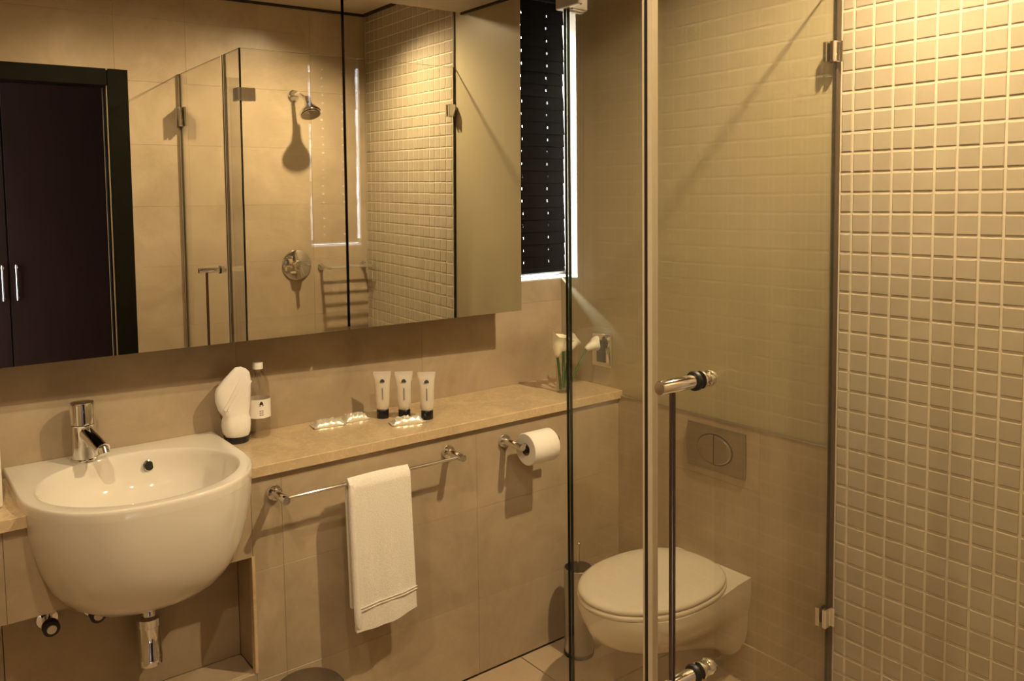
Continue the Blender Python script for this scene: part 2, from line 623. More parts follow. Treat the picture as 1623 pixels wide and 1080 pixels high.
tag(rest.build('mosaic_tiles', 'mosaic', wr), kind='stuff')

# ---- front wall (shower head) with doorway at left
wf = MB()
DT = 0.13
DOX0, DOX1, DOZ = -2.30, DFI - 0.004, 2.075
wf.box(DOX1 + 0.0, 0.12, YD - DT, YD - 0.006, 0, HC + 0.03)
wf.box(XL - 0.1, DOX0, YD - DT, YD - 0.006, 0, HC + 0.03)
wf.box(DOX0, DOX1, YD - DT, YD - 0.006, DOZ, HC + 0.03)
wf = wf.build('wall_front', 'grout')
tag(wf, 'beige stone tiled wall carrying the shower head beside the doorway', 'wall', kind='structure')
dcols = [-1.9, -1.30, -0.971, -0.323, 0.0]
drows = [0.0, 0.265, 0.57, 0.876, 1.185, 1.487, 1.79, 2.095, 2.40, HC + 0.01]
for i in range(4):
    for j in range(9):
        a, b_, c, d = dcols[i] + .0003, dcols[i + 1] - .0003, drows[j] + .0003, drows[j + 1] - .0003
        if i == 3:
            b_ = -0.0005
        if i <= 0 and d < DFZ + 0.01:
            continue
        if i <= 1 and c < DFZ and not (i == 1 and d > DFZ):
            if i == 0:
                c = DFZ - 0.01
            else:
                a = max(a, DFX - 0.01)
        if d - c > 0.01 and b_ - a > 0.01:
            bx(a, b_, YD - 0.012, YD, c, d, bev=0.0004).build('wall_tile', 'tile', wf)
for (c, d) in ((DFZ - 0.01, 2.40), (2.40, HC + 0.01)):
    bx(XL + .002, -1.9006, YD - 0.012, YD, c, d, bev=0.0004).build('wall_tile', 'tile', wf)

# ---- left wall
wl = bx(XL - 0.1, XL, YD, 0.006, 0, HC + 0.03).build('wall_left', 'tile')
tag(wl, 'beige stone left wall of the bathroom', 'wall', kind='structure')

# ---- doorway frame
df = MB()
df.box(DFI, DFX, YD - DT, YD + 0.001, 0.0, DFZ, bev=0.004)
df = df.build('door_frame', 'black_frame')
tag(df, 'black wooden frame of the bathroom doorway seen in the mirror', 'door frame', kind='structure')
bx(DOX0 - 0.087, DFI - 0.0005, YD - DT, YD + 0.001, DOZ - 0.012, DFZ, bev=0.004).build('head_rail', 'black_frame', df)
bx(DOX0 - 0.087, DOX0, YD - DT, YD + 0.018, 0, DOZ - 0.0125, bev=0.004).build('side_jamb', 'black_frame', df)
bx(DFI - 0.012, DFI - 0.0005, YD - 0.06, YD - 0.02, 0, DOZ - 0.013).build('door_stop', 'black_frame', df)

# ---- hall behind the camera with wardrobe
hall = MB()
hall.box(XL - 1.0, -0.45, -3.65, -3.50, 0, 2.6)
hall = hall.build('wall_hall_back', 'plaster')
for xa, nm in ((XL - 1.0, 'wall_hall_left'), (-0.55, 'wall_hall_right')):
    tag(bx(xa, xa + 0.1, -3.4995, YD - DT - 0.0005, 0, 2.6).build(nm, 'plaster'), 'dim cream side wall of the hall', 'wall', kind='structure')
tag(hall, 'dim cream back wall of the hall outside the bathroom door', 'wall', kind='structure')
hc = bx(XL - 1.0, -0.45, -3.65, YD - DT, 2.5, 2.6).build('ceiling_hall', 'plaster')
tag(hc, 'ceiling of the hall outside the doorway', 'ceiling', kind='structure')
wd = thing('wardrobe', (-1.71, -3.4, 0), 'dark brown wooden wardrobe seen through the doorway in the mirror', 'wardrobe')
bx(-3.2, -0.6, -3.49, -3.325, 0.0, 2.42).build('body', 'wood_dark', wd)
for a in (-2.96, -2.335, -1.71, -1.085):
    dr = bx(a + 0.003, min(a + 0.622, -0.605), -3.324, -3.300, 0.08, 2.40, bev=0.002).build('door', 'wood_dark', wd)
    hx = a + 0.035 if a in (-1.71, -2.96) else a + 0.59
    hm = MB()
    hm.tube([(hx, -3.272, 0.93), (hx, -3.272, 1.135)], 0.006, 12)
    for zz in (0.945, 1.12):
        hm.tube([(hx, -3.30, zz), (hx, -3.268, zz)], 0.009, 12)
    hm.build('handle', 'chrome', dr, smooth=True)

# ================================================================== WINDOW AND BLIND
wn = bx(WX0 + .002, WX1 - .002, 0.10, 0.14, WZ0 + 0.007, WZ0 + 0.03).build('window_1', 'frame_white')
tag(wn, 'window behind the dark blind next to the mirror cabinet', 'window', kind='structure')
bx(WX0 + .002, WX1 - .002, 0.10, 0.14, WZ1 - 0.05, WZ1 - .002).build('window_frame', 'frame_white', wn)
bx(WX0 + .002, WX0 + .03, 0.10, 0.14, WZ0 + 0.0305, WZ1 - .0505).build('window_frame', 'frame_white', wn)
bx(WX0 + .0305, WX1 - .002, 0.118, 0.122, WZ0 + 0.0305, WZ1 - .0505).build('window_pane', 'clear_glass', wn)

bl = thing('venetian_blind', (-0.3, 0.04, WZ0), 'dark brown slatted venetian blind closed over the window', 'blind')
BX0, BX1, BY = -0.262, 0.021, 0.014
HOLES = (-0.188, -0.063)
SW, ST, PITCHB = 0.052, 0.0028, 0.0470


def slat_mesh():
    m_ = MB()
    xs = [BX0]
    for h in HOLES:
        xs += [h - 0.0024, h + 0.0024]
    xs.append(BX1)
    for i in range(len(xs) - 1):
        if i % 2 == 0:
            m_.box(xs[i], xs[i + 1], -SW / 2, SW / 2, -ST / 2, ST / 2)
        else:
            m_.box(xs[i], xs[i + 1], -SW / 2, -0.0045, -ST / 2, ST / 2)
            m_.box(xs[i], xs[i + 1], 0.0045, SW / 2, -ST / 2, ST / 2)
    return m_.build('slat', 'slat', bl)


proto = None
for k in range(23):
    z = WZ0 + 0.067 + k * PITCHB
    if z > WZ1 - 0.03:
        break
    if proto is None:
        proto = slat_mesh()
        s_ = proto
    else:
        s_ = kid('slat', proto, bl)
    s_.location = (random.uniform(-0.003, 0.003), BY, z)
    s_.rotation_euler = (math.radians(85 + random.uniform(-0.7, 0.7)), 0, 0)
bx(BX0, BX1, BY - 0.006, BY + 0.006, WZ0 + 0.023, WZ0 + 0.041, bev=0.003).build('bottom_rail', 'slat', bl)
bx(BX0, BX1, BY - 0.010, BY + 0.03, WZ1 - 0.035, WZ1 - 0.003, bev=0.003).build('head_rail', 'slat', bl)
for h in HOLES:
    cm = MB()
    cm.tube([(h, BY - 0.0005, WZ0 + 0.03), (h, BY - 0.0005, WZ1 - 0.03)], 0.0012, 6)
    cm.build('lift_cord', 'slat', bl)

# ================================================================== MARBLE LEDGE
lg = bx(-1.3965, -0.0035, -DL - 0.014, -0.0005, HL - 0.030, HL, bev=0.0018).build('marble_ledge', 'marble')
tag(lg, 'long cream marble ledge to the right of the washbasin', 'ledge')
lg2 = bx(XL + .002, -1.9135, -DL - 0.014, -0.0005, HL - 0.030, HL, bev=0.0018).build('marble_ledge', 'marble')
tag(lg2, 'short end of marble ledge left of the washbasin', 'ledge')

# ================================================================== MIRROR CABINET
MT, MR = 0.0264, 0.0122
Q = V(-0.3391, -0.162, 1.1538)
nrm = V(math.sin(MT), math.cos(MT), MR).normalized()
ex = V(math.cos(MT), -math.sin(MT), 0)
ez = ex.cross(nrm)
ez = ez if ez.z > 0 else -ez
mc = thing('mirror_cabinet', (-1.2, -0.05, 1.1538), 'wide mirrored wall cabinet above the washbasin and ledge', 'mirror cabinet')
ZT = HB - 0.004


def mp3(u, w, d):
    return Q + ex * u + ez * w + nrm * d


LT = ZT - Q.z
cb = MB()
back = -0.0008
front = [mp3(-2.06, 0.006, 0.0195), mp3(-0.006, 0.006, 0.0195), mp3(-0.006, LT, 0.0195), mp3(-2.06, LT, 0.0195)]
cb.hexa([front[0], front[1], V(front[1].x, back, front[1].z), V(front[0].x, back, front[0].z),
         front[3], front[2], V(front[2].x, back, front[2].z), V(front[3].x, back, front[3].z)])
cb.build('body', 'black_frame', mc)
us = Q.x - (-1.0045)
for (a, b_) in ((-us + 0.0045, 0.0), (-1.66, -us - 0.0045), (-2.06, -1.668)):
    d_ = MB()
    d_.hexa([mp3(a, 0, 0), mp3(b_, 0, 0), mp3(b_, 0, 0.018), mp3(a, 0, 0.018),
             mp3(a, LT, 0), mp3(b_, LT, 0), mp3(b_, LT, 0.018), mp3(a, LT, 0.018)])
    d_.build('mirror_door', 'mirror_silver', mc)

# ================================================================== SHOWER GLASS
def pane(m_, x0, x1, y0, y1, z0, z1, thin):
    fs = m_.box(x0, x1, y0, y1, z0, z1)
    for f in fs:
        f.normal_update()
        n_ = f.normal
        f.material_index = 0 if abs(n_[thin]) > 0.9 else 1


GT = 0.0042
p2 = thing('glass_screen', (-0.5, YG, 0), 'fixed glass shower panel standing between toilet and shower', 'glass panel')
m_ = MB()
pane(m_, X0 - GT, -0.017, YG - GT, YG + GT, 0.004, ZG, 1)
m_.build('glass', ['shower_glass', 'glass_edge'], p2)
for z in (1.912, 0.307):
    cm = MB()
    cm.box(-0.052, -0.0165, YG - 0.017, YG - GT - 0.0003, z, z + 0.056, bev=0.002)
    cm.box(-0.052, -0.0165, YG + GT + 0.0003, YG + 0.017, z, z + 0.056, bev=0.002)
    cm.box(-0.022, -0.0165, YG - 0.026, YG - 0.0172, z, z + 0.056, bev=0.001)
    cm.build('wall_clamp', 'chrome', p2)
p3 = thing('glass_screen', (X0, -1.28, 0), 'narrow fixed glass strip at the corner beside the shower door', 'glass panel')
m_ = MB()
pane(m_, X0 - GT, X0 + GT, YDE, YG - GT - 0.001, 0.004, ZG, 0)
m_.build('glass', ['shower_glass', 'glass_edge'], p3)
for z in (1.932, 0.31):
    cm = MB()
    cm.box(X0 - GT - 0.012, X0 - GT - .0003, YG - 0.055, YG + 0.016, z, z + 0.052, bev=0.002)
    cm.box(X0 - GT - 0.0002, X0 + 0.055, YG + GT + .0003, YG + 0.016, z, z + 0.052, bev=0.002)
    cm.box(X0 + GT + .0003, X0 + 0.045, YG - 0.016, YG - GT - .0012, z, z + 0.052, bev=0.002)
    cm.build('corner_clamp', 'satin_chrome', p3)
bx(X0 - GT - 0.004, X0 + GT + 0.004, YDE - 0.0042, YDE + 0.0032, 0.004, ZG, bev=0.001).build('gasket', 'black_rubber', p3)
bx(X0 - GT - 0.0015, X0 - GT - 0.0002, YDE + 0.0035, YDE + 0.0095, 0.004, ZG).build('seal', 'clear_seal', p3)

sd = thing('shower_door', (X0, -1.77, 0), 'hinged glass shower door with long vertical chrome pull handle', 'shower door')
m_ = MB()
YD0, YD1 = YD + 0.012, YDE - 0.009
pane(m_, X0 - GT, X0 + GT, YD0, YD1, 0.012, ZG, 0)
m_.build('glass', ['shower_glass', 'glass_edge'], sd)
sm = MB()
sm.box(X0 - GT - 0.004, X0 + GT + 0.004, YD1 - 0.008, YD1 + 0.004, 0.012, ZG, bev=0.001)
sm.build('seal', 'clear_seal', sd)
bx(X0 - 0.009, X0 + 0.009, YD + 0.0006, YD + 0.0115, 0.012, ZG, bev=0.001).build('wall_edge_shade', 'edge_shade_brown', sd)  # strip added to paint the shadow band beside the door's glass edge
for z in (1.882, 0.29):
    cm = MB()
    cm.box(X0 - 0.022, X0 + 0.022, YD + 0.0005, YD + 0.008, z, z + 0.096, bev=0.002)
    cm.box(X0 - 0.016, X0 - GT - .0003, YD + 0.0082, YD + 0.062, z, z + 0.096, bev=0.002)
    cm.box(X0 + GT + .0003, X0 + 0.016, YD + 0.0082, YD + 0.062, z, z + 0.096, bev=0.002)
    cm.build('hinge', 'chrome', sd)
RY = -1.503
hd = MB()
for z in (1.222, 0.682):
    hd.lathe([(0.0, -0.100), (0.0112, -0.100), (0.0125, -0.098), (0.0125, -0.013)], (X0, RY, z), 24, 'X', cap1=True)
hd = hd.build('pull_handle', 'chrome', sd, smooth=True)
rm = MB()
rm.tube([(X0 - 0.0665, RY, 1.212), (X0 - 0.0665, RY, 0.692)], 0.0058, 14)
rm.build('handle_rod', 'dark_metal', hd, smooth=True)
for z in (1.222, 0.682):
    wm = MB()
    wm.lathe([(0.0165, -0.0128), (0.0178, -0.011), (0.0178, -0.0055)], (X0, RY, z), 24, 'X')
    wm.build('washer', 'black_rubber', hd, smooth=True)
    km = MB()
    km.lathe([(0.0165, 0.0055), (0.0165, 0.010), (0.009, 0.011), (0.009, 0.022), (0.0135, 0.024), (0.0155, 0.032),
              (0.0125, 0.040), (0.0, 0.043)], (X0, RY, z), 24, 'X')
    km.build('knob', 'chrome', hd, smooth=True)

# ================================================================== WASHBASIN
BXC, BZ = -1.655, 0.874


def basin_outline(s=1.0, z=BZ, n=44, ext=0.0, yb=-0.002, sf=None):
    """closed outline: flat back at the wall, straight sides, elliptical front"""
    sf = s if sf is None else sf
    hw = 0.268 * s + ext
    pts = []
    y0 = -0.245
    ry = (0.280) * sf + ext
    for i in range(n + 1):
        t = math.pi * i / n
        e = 0.86
        c_, s2 = math.cos(t), math.sin(t)
        x = math.copysign(abs(c_) ** e, c_)
        y = abs(s2) ** e
        pts.append(V(BXC - hw * x, y0 - ry * y, z))
    out = []
    nb = 8
    left = pts[0]
    right = pts[-1]
    for i in range(nb):
        out.append(V(left.x, yb + (left.y - yb) * i / nb, z))
    out += pts
    for i in range(1, nb + 1):
        out.append(V(right.x, right.y + (yb - right.y) * i / nb, z))
    for i in range(1, nb):
        out.append(V(right.x + (left.x - right.x) * i / nb, yb, z))
    return out


NOUT = len(basin_outline())


def belly_ring(s, sf, z, n=44, nb=8):
    """outline of the part in front of the boxed wall, same number of points as basin_outline"""
    yw = -DL - 0.0008
    hw, ry, e = 0.268 * s, 0.280 * sf, 0.86
    t0 = math.asin(min(1, ((-0.245 - yw) / ry) ** (1 / e)))
    m = n + 1 + 2 * nb
    out = []
    for i in range(m):
        t = t0 + (math.pi - 2 * t0) * i / (m - 1)
        c_, s2 = math.cos(t), math.sin(t)
        out.append(V(BXC - hw * math.copysign(abs(c_) ** e, c_), -0.245 - ry * abs(s2) ** e, z))
    return out


def bowl_outline(s, z, dy=0.0):
    """oval matched point by point to the outer outline by angle"""
    o_ = basin_outline()
    cx, cy = BXC, -0.283
    ax, ay = 0.232 * s, 0.212 * s
    pts = []
    for p in o_:
        t = math.atan2((p.y - cy) / 0.28, (p.x - cx) / 0.27)
        pts.append(V(cx + ax * math.cos(t), cy + dy + ay * math.sin(t), z))
    return pts


wbn = thing('washbasin', (BXC, -0.25, 0.55), 'white wall-hung washbasin with an oval bowl', 'washbasin')
m_ = MB()
BELLY = [(0.30, 0.30, 0.562), (0.46, 0.47, 0.566), (0.60, 0.62, 0.580), (0.73, 0.745, 0.606), (0.83, 0.845, 0.645),
         (0.905, 0.915, 0.695), (0.955, 0.960, 0.750), (0.985, 0.988, 0.800), (0.997, 0.997, 0.835), (1.0, 1.0, 0.84695), (1.0, 1.0, 0.84705), (1.002, 1.002, BZ - 0.010),
         (1.0, 1.0, BZ - 0.004), (0.993, 0.993, BZ - 0.0005), (0.985, 0.985, BZ)]
rings = []
m_.loft([belly_ring(s, sf, z) for s, sf, z in BELLY if z < 0.847], cap0=True, cap1=False, closed=False)
for s, sf, z in BELLY:
    if z > 0.847:
        rings.append(basin_outline(s, z, yb=-0.002, sf=sf))
# keep the part behind the boxed wall within the cut-out of the ledge
bowl = [(1.03, BZ), (1.01, BZ - 0.001), (0.995, BZ - 0.006), (0.982, BZ - 0.02), (0.955, BZ - 0.05), (0.89, BZ - 0.085),
        (0.76, BZ - 0.112), (0.55, BZ - 0.130), (0.28, BZ - 0.138), (0.10, BZ - 0.139)]
for s, z in bowl:
    rings.append(bowl_outline(s, z, dy=0.02 * (1 - s)))
m_.loft(rings, cap0=False, cap1=True)
m_.build('basin_body', 'ceramic', wbn, smooth=True, ang=60)
om = MB()
om.lathe([(0.0125, 0.0), (0.0155, 0.001), (0.0155, 0.010)], (0, 0, 0), 24, 'Y', cap0=False)
ov = om.build('overflow_ring', 'chrome', wbn, smooth=True)
ov.location = (-1.590, -0.0900, BZ - 0.040)
ov.rotation_euler = (math.radians(-12), 0, math.radians(8))
hm = MB()
hm.lathe([(0.0, 0.0), (0.0126, 0.0)], (0, 0, 0), 24, 'Y', cap0=False, cap1=False)
ho = hm.build('overflow_hole', 'hole_dark', wbn)
ho.location = (-1.590, -0.0925, BZ - 0.0405)
ho.rotation_euler = ov.rotation_euler
wm = MB()
wm.lathe([(0.0, 0.004), (0.018, 0.004), (0.022, 0.001), (0.022, 0.0)], (BXC, -0.26, BZ - 0.1385), 24)
wm.build('waste_plug', 'chrome', wbn, smooth=True)

tp = thing('basin_tap', (-1.742, -0.056, BZ), 'chrome single-lever mixer tap on the washbasin', 'tap')
m_ = MB()
tx, ty = -1.742, -0.056
m_.lathe([(0.0330, 0.0), (0.0330, 0.004), (0.0295, 0.006), (0.0280, 0.05), (0.0280, 0.092), (0.0290, 0.095)], (tx, ty, BZ), 32)
m_.build('tap_body', 'chrome', tp, smooth=True)
m_ = MB()
m_.lathe([(0.0290, 0.0965), (0.0305, 0.098), (0.0305, 0.148), (0.0285, 0.154), (0.0, 0.156)], (tx, ty, BZ), 32)
m_.build('lever_cap', 'chrome', tp, smooth=True)
m_ = MB()
sp = V(0.55, -0.835, 0).normalized()
sp = V(0.28, -0.96, 0).normalized()
b0 = V(tx, ty, BZ + 0.078) + sp * 0.012
m_.tube([b0, b0 + sp * 0.05 + V(0, 0, -0.020), b0 + sp * 0.085 + V(0, 0, -0.036)], [0.0200, 0.0195, 0.0190], 20)
m_.tube([b0 + sp * 0.082 + V(0, 0, -0.033), b0 + sp * 0.090 + V(0, 0, -0.047)], [0.0150, 0.0150], 16)
m_.build('spout', 'chrome', tp, smooth=True)
m_ = MB()
m_.tube([V(tx, ty, BZ + 0.125) - sp * 0.0, V(tx, ty, BZ + 0.131) - sp * 0.042], [0.004, 0.0035], 10)
m_.build('lever', 'chrome', tp, smooth=True)

bt = thing('bottle_trap', (-1.647, -0.25, 0.36), 'chrome bottle trap hanging under the washbasin', 'bottle trap')
m_ = MB()
m_.lathe([(0.0, 0.366), (0.026, 0.366), (0.030, 0.370), (0.030, 0.395), (0.0285, 0.397), (0.0285, 0.470), (0.031, 0.472),
          (0.031, 0.492), (0.022, 0.496), (0.019, 0.50), (0.019, 0.563)], (-1.647, -0.255, 0.0), 32)
m_.build('trap_body', 'chrome', bt, smooth=True)
m_ = MB()
m_.tube([(-1.647, -0.252, 0.463), (-1.647, NY - 0.001, 0.463)], 0.016, 20)
m_.build('waste_pipe', 'chrome', bt, smooth=True)
for (vx, lab) in ((-1.868, 'chrome stop valve under the left side of washbasin'), (-1.765, 'chrome stop valve nearest to the bottle trap')):
    sv = thing('stop_valve', (vx, NY, 0.50), lab, 'valve')
    m_ = MB()
    m_.lathe([(0.024, -0.0005), (0.024, -0.006), (0.012, -0.008), (0.012, -0.045), (0.0, -0.045)], (vx, NY, 0.535), 20, 'Y')
    m_.tube([(vx, NY - 0.035, 0.535), (vx, NY - 0.035, 0.57), (vx + 0.012, NY - 0.033, 0.599)], 0.006, 10)
    m_.build('valve_body', 'chrome', sv, smooth=True)
    m_ = MB()
    m_.lathe([(0.010, -0.0455), (0.019, -0.047), (0.019, -0.068), (0.010, -0.071), (0.0, -0.071)], (vx, NY, 0.535), 20, 'Y')
    hk = m_.build('valve_handle', 'black_rubber', sv, smooth=True)
    m_ = MB()
    m_.lathe([(0.011, -0.0713), (0.010, -0.074), (0.0, -0.0745)], (vx, NY, 0.535), 20, 'Y')
    m_.build('valve_cap', 'white_plastic', hk, smooth=True)

# ================================================================== TOILET
TY = -0.752
tl = thing('toilet', (-0.3, TY, 0.05), 'white wall-hung toilet with closed lid behind the shower glass', 'toilet')
m_ = MB()
RZ = 0.350


def pan_sec(x, hw, hwl, zb, zt=RZ, n=9):
    """U shaped cross-section, open order: right top -> bottom -> left top, then closed across the top"""
    h = zt - zb
    prof = [(1.0, 1.0), (1.0, 0.86), (0.985, 0.72), (0.93, 0.60)]
    side = [(hw * a, zb + h * b_) for a, b_ in prof]
    low = []
    for k in range(1, 9):
        t = k / 8.0
        yy = hw * 0.93 + (hwl - hw * 0.93) * min(1, t * 2.2)
        ang = t * math.pi / 2
        low.append((yy * math.cos(ang) ** 0.6 if k < 8 else 0.0, zb + h * 0.60 * (1 - math.sin(ang) ** 1.0)))
    half = side + low
    pts = [V(x, TY - a, z) for a, z in half]
    pts += [V(x, TY + a, z) for a, z in reversed(half[:-1])]
    return pts


SECS = [(-0.0175, 0.150, 0.145, 0.055), (-0.030, 0.151, 0.140, 0.058), (-0.045, 0.152, 0.115, 0.075), (-0.10, 0.158, 0.105, 0.095),
        (-0.18, 0.172, 0.105, 0.120), (-0.27, 0.186, 0.115, 0.150), (-0.36, 0.188, 0.120, 0.178), (-0.43, 0.172, 0.110, 0.200),
        (-0.49, 0.140, 0.090, 0.225), (-0.53, 0.098, 0.060, 0.250), (-0.553, 0.050, 0.030, 0.280), (-0.560, 0.012, 0.008, 0.300)]
m_.loft([pan_sec(*s) for s in SECS])
m_.build('pan', 'ceramic', tl, smooth=True, ang=50)


def lid_ring(s, z, cx=-0.315, a=0.252, b=0.188, n=48):
    pts = []
    for i in range(n):
        t = 2 * math.pi * i / n
        c_, s2 = math.cos(t), math.sin(t)
        e = 0.80 if c_ > 0 else 1.0
        x = math.copysign(abs(c_) ** e, c_)
        y = math.copysign(abs(s2) ** (0.86 if c_ > 0 else 1.0), s2)
        pts.append(V(cx + s * a * x, TY + s * b * y, z))
    return pts


m_ = MB()
m_.loft([lid_ring(0.985, RZ + 0.001), lid_ring(1.0, RZ + 0.005), lid_ring(1.0, RZ + 0.013), lid_ring(0.985, RZ + 0.0165)])
m_.build('seat', 'seat_plastic', tl, smooth=True, ang=50)
m_ = MB()
m_.loft([lid_ring(0.975, RZ + 0.0185), lid_ring(0.99, RZ + 0.022), lid_ring(0.99, RZ + 0.027), lid_ring(0.975, RZ + 0.033),
         lid_ring(0.93, RZ + 0.0365), lid_ring(0.7, RZ + 0.040), lid_ring(0.3, RZ + 0.0415)])
m_.build('lid', 'seat_plastic', tl, smooth=True, ang=50)

# flush plate
fp = thing('flush_plate', (-0.017, -0.765, 0.73), 'satin metal dual flush plate on wall above the toilet', 'flush plate')
FY0, FY1, FZ0, FZ1 = -0.6509, -0.8789, 0.6585, 0.8021
fyc, fzc = (FY0 + FY1) / 2, (FZ0 + FZ1) / 2
hy, hz = abs(FY0 - FY1) / 2, (FZ1 - FZ0) / 2
m_ = MB()


def plate_ring(x, s):
    pts = []
    for i in range(9):
        t = i / 8 * 2 - 1
        pts.append(V(x, fyc + (hy + 0.010 * (1 - t * t)) * s, fzc + hz * t * s))
    for i in range(9):
        t = 1 - i / 8 * 2
        pts.append(V(x, fyc - (hy + 0.002 * (1 - t * t)) * s, fzc + hz * t * s))
    return pts


m_.loft([plate_ring(-0.0168, 1.0), plate_ring(-0.023, 1.0), plate_ring(-0.027, 0.965)])
m_.build('plate', 'plate_metal', fp, smooth=True, ang=30)
m_ = MB()
m_.loft([[V(x, fyc + 0.0725 * math.sin(math.pi * i / 20), fzc + 0.0515 * math.cos(math.pi * i / 20)) for i in range(40)] for x in (-0.0269, -0.0273)])
m_.build('button_groove', 'dark_strip', fp)
for s in (-1, 1):
    m_ = MB()

    def half(x, k):
        return [V(x, fyc + s * (0.002 + 0.066 * k * math.sin(math.pi * i / 16)), fzc + 0.047 * k * math.cos(math.pi * i / 16))
                for i in range(17)]
    m_.loft([half(-0.0274, 1.0), half(-0.031, 1.0), half(-0.033, 0.94)])
    m_.build('flush_button', 'plate_metal', fp, smooth=True, ang=30)

# toilet brush
tb = thing('toilet_brush', (-0.315, -0.425, 0), 'steel toilet brush holder on the floor beside the toilet', 'toilet brush')
m_ = MB()
m_.lathe([(0.0, 0.008), (0.049, 0.008), (0.049, 0.300), (0.046, 0.302), (0.046, 0.22), (0.0, 0.22)], (-0.315, -0.425, 0), 36)
m_.build('holder', 'satin_chrome', tb, smooth=True)
m_ = MB()
m_.lathe([(0.0, 0.0), (0.051, 0.0), (0.052, 0.003), (0.051, 0.0125), (0.0, 0.0127)], (-0.315, -0.425, 0), 36)
m_.build('base_ring', 'black_rubber', tb, smooth=True)
m_ = MB()
m_.tube([(-0.315, -0.425, 0.215), (-0.315, -0.425, 0.375)], 0.005, 12)
m_.sphere((-0.315, -0.425, 0.380), 0.009)
m_.build('brush_rod', 'chrome', tb, smooth=True)

# waste bin
bn = thing('waste_bin', (-1.305, -0.485, 0), 'small round waste bin with grey metal lid on the floor', 'waste bin')
m_ = MB()
bc = (-1.312, -0.474, 0.010)
m_.lathe([(0.0, -0.010), (0.083, -0.010), (0.086, -0.006), (0.088, 0.255), (0.0, 0.255)], bc, 44)
m_.build('bin_body', 'satin_chrome', bn, smooth=True)
m_ = MB()
m_.lathe([(0.0885, 0.2555), (0.091, 0.257), (0.091, 0.266), (0.0885, 0.268), (0.0, 0.268)], bc, 44)
m_.build('rim', 'black_rubber', bn, smooth=True)
m_ = MB()
m_.lathe([(0.087, 0.2685), (0.087, 0.272), (0.080, 0.277), (0.04, 0.282), (0.0, 0.283)], bc, 44)
m_.build('lid', 'steel_lid', bn, smooth=True)

# ================================================================== TOWEL RAIL, TOWEL, PAPER
tr = thing('towel_rail', (-1.04, -DL, 0.762), 'chrome towel rail fixed below the marble ledge', 'towel rail')
RZ1, RYW = 0.760, -DL - 0.070
for x in (-1.330, -0.766):
    m_ = MB()
    m_.lathe([(0.0215, -0.0004), (0.0215, -0.010), (0.020, -0.012), (0.0115, -0.013), (0.0115, -0.088), (0.0105, -0.090), (0.0, -0.090)],
             (x, -DL, RZ1 + 0.004), 24, 'Y')
    m_.build('post', 'chrome', tr, smooth=True)
m_ = MB()
m_.tube([(-1.325, RYW, RZ1 + 0.004), (-0.770, RYW, RZ1 + 0.004)], 0.0050, 14)
m_.build('bar', 'chrome', tr, smooth=True)

tw = thing('hand_towel', (-1.045, RYW, 0.36), 'folded white hand towel hanging over the towel rail', 'towel')
TWX0, TWX1 = -1.146, -0.952
TH = 0.012


def towel_sheet(zb_front, zb_back, x0, x1, off, name, z_lo=None, z_hi=None, mat='cotton'):
    m_ = MB()
    rows = []
    r = 0.0055 + off
    zt = RZ1 + 0.004
    path = []
    for k in range(25):
        z = zb_front + (zt - zb_front) * k / 24
        path.append((RYW - r, z))
    for k in range(1, 8):
        a = math.pi - math.pi * k / 8
        path.append((RYW + r * math.cos(a), zt + r * math.sin(a)))
    for k in range(25):
        z = zt + (zb_back - zt) * k / 24
        path.append((RYW + r, z))
    nx = 14
    inner, outer = [], []
    for (y, z) in path:
        ro, ri = [], []
        for i in range(nx + 1):
            u = i / nx
            x = x0 + (x1 - x0) * u
            low = max(0, (zt - z) / 0.4)
            wob = 0.004 * math.sin(u * 5.0 + 1.3) * low + 0.002 * math.sin(u * 13 + z * 9) * low
            tilt = (0.020 * low) * (u - 0.5) * 0.2
            xs = x + 0.012 * low - 0.004 * low * (1 - u)
            sgn = -1 if y < RYW - 1e-4 else (1 if y > RYW + 1e-4 else 0)
            bulge = TH * (0.9 + 0.18 * math.sin(u * math.pi) + 0.0 * wob)
            zz = z + ((0.014 * (u - 0.4) - 0.009 * math.sin(u * math.pi)) * max(0, 1 - (z - zb_front) / 0.06) if z < zb_front + 0.06 and sgn < 0 else 0)
            if sgn <= 0:
                if z > zt:
                    ro.append(V(xs, y, z + bulge))
                else:
                    ro.append(V(xs, y - bulge - abs(wob), zz))
            else:
                ro.append(V(xs, y + bulge, zz))
            ri.append(V(xs, y - (abs(wob) if sgn < 0 else 0), zz))
        outer.append(ro)
        inner.append(ri)
    rings = [o_ + list(reversed(i_)) for o_, i_ in zip(outer, inner)]
    m_.loft(rings)
    return m_.build(name, mat, tw, smooth=True, ang=75)


towel_sheet(0.345, 0.40, TWX0, TWX1, 0.0, 'towel_cloth')
m_ = MB()
for zc in (0.405, 0.413):
    pts = [(TWX0 + 0.0135 + (TWX1 - TWX0) * u, RYW - 0.0055 - TH * (0.9 + 0.18 * math.sin(u * math.pi)) - 0.0030 - 0.004 * abs(math.sin(u * 5 + 1.3)) * 0.9, zc + 0.010 * (u - .5))
           for u in [i / 14 for i in range(15)]]
    m_.tube(pts, 0.0013, 6)
m_.build('woven_band', 'cotton_band', tw, smooth=True)
m_ = MB()
rings = []
for k in range(20):
    z = 0.352 + (0.765 - 0.352) * k / 19
    low = (0.765 - z) / 0.4
    cx_, cy_ = TWX0 + 0.004 + 0.010 * low, RYW - 0.0165 - 0.002 * low
    rr_ = 0.0075 + 0.0015 * low
    if k in (0, 19):
        rr_ *= 0.6
    rings.append([V(cx_ + rr_ * 1.25 * math.cos(2 * math.pi * i / 14), cy_ + rr_ * math.sin(2 * math.pi * i / 14), z) for i in range(14)])
m_.loft(rings)
m_.build('folded_edge', 'cotton', tw, smooth=True)

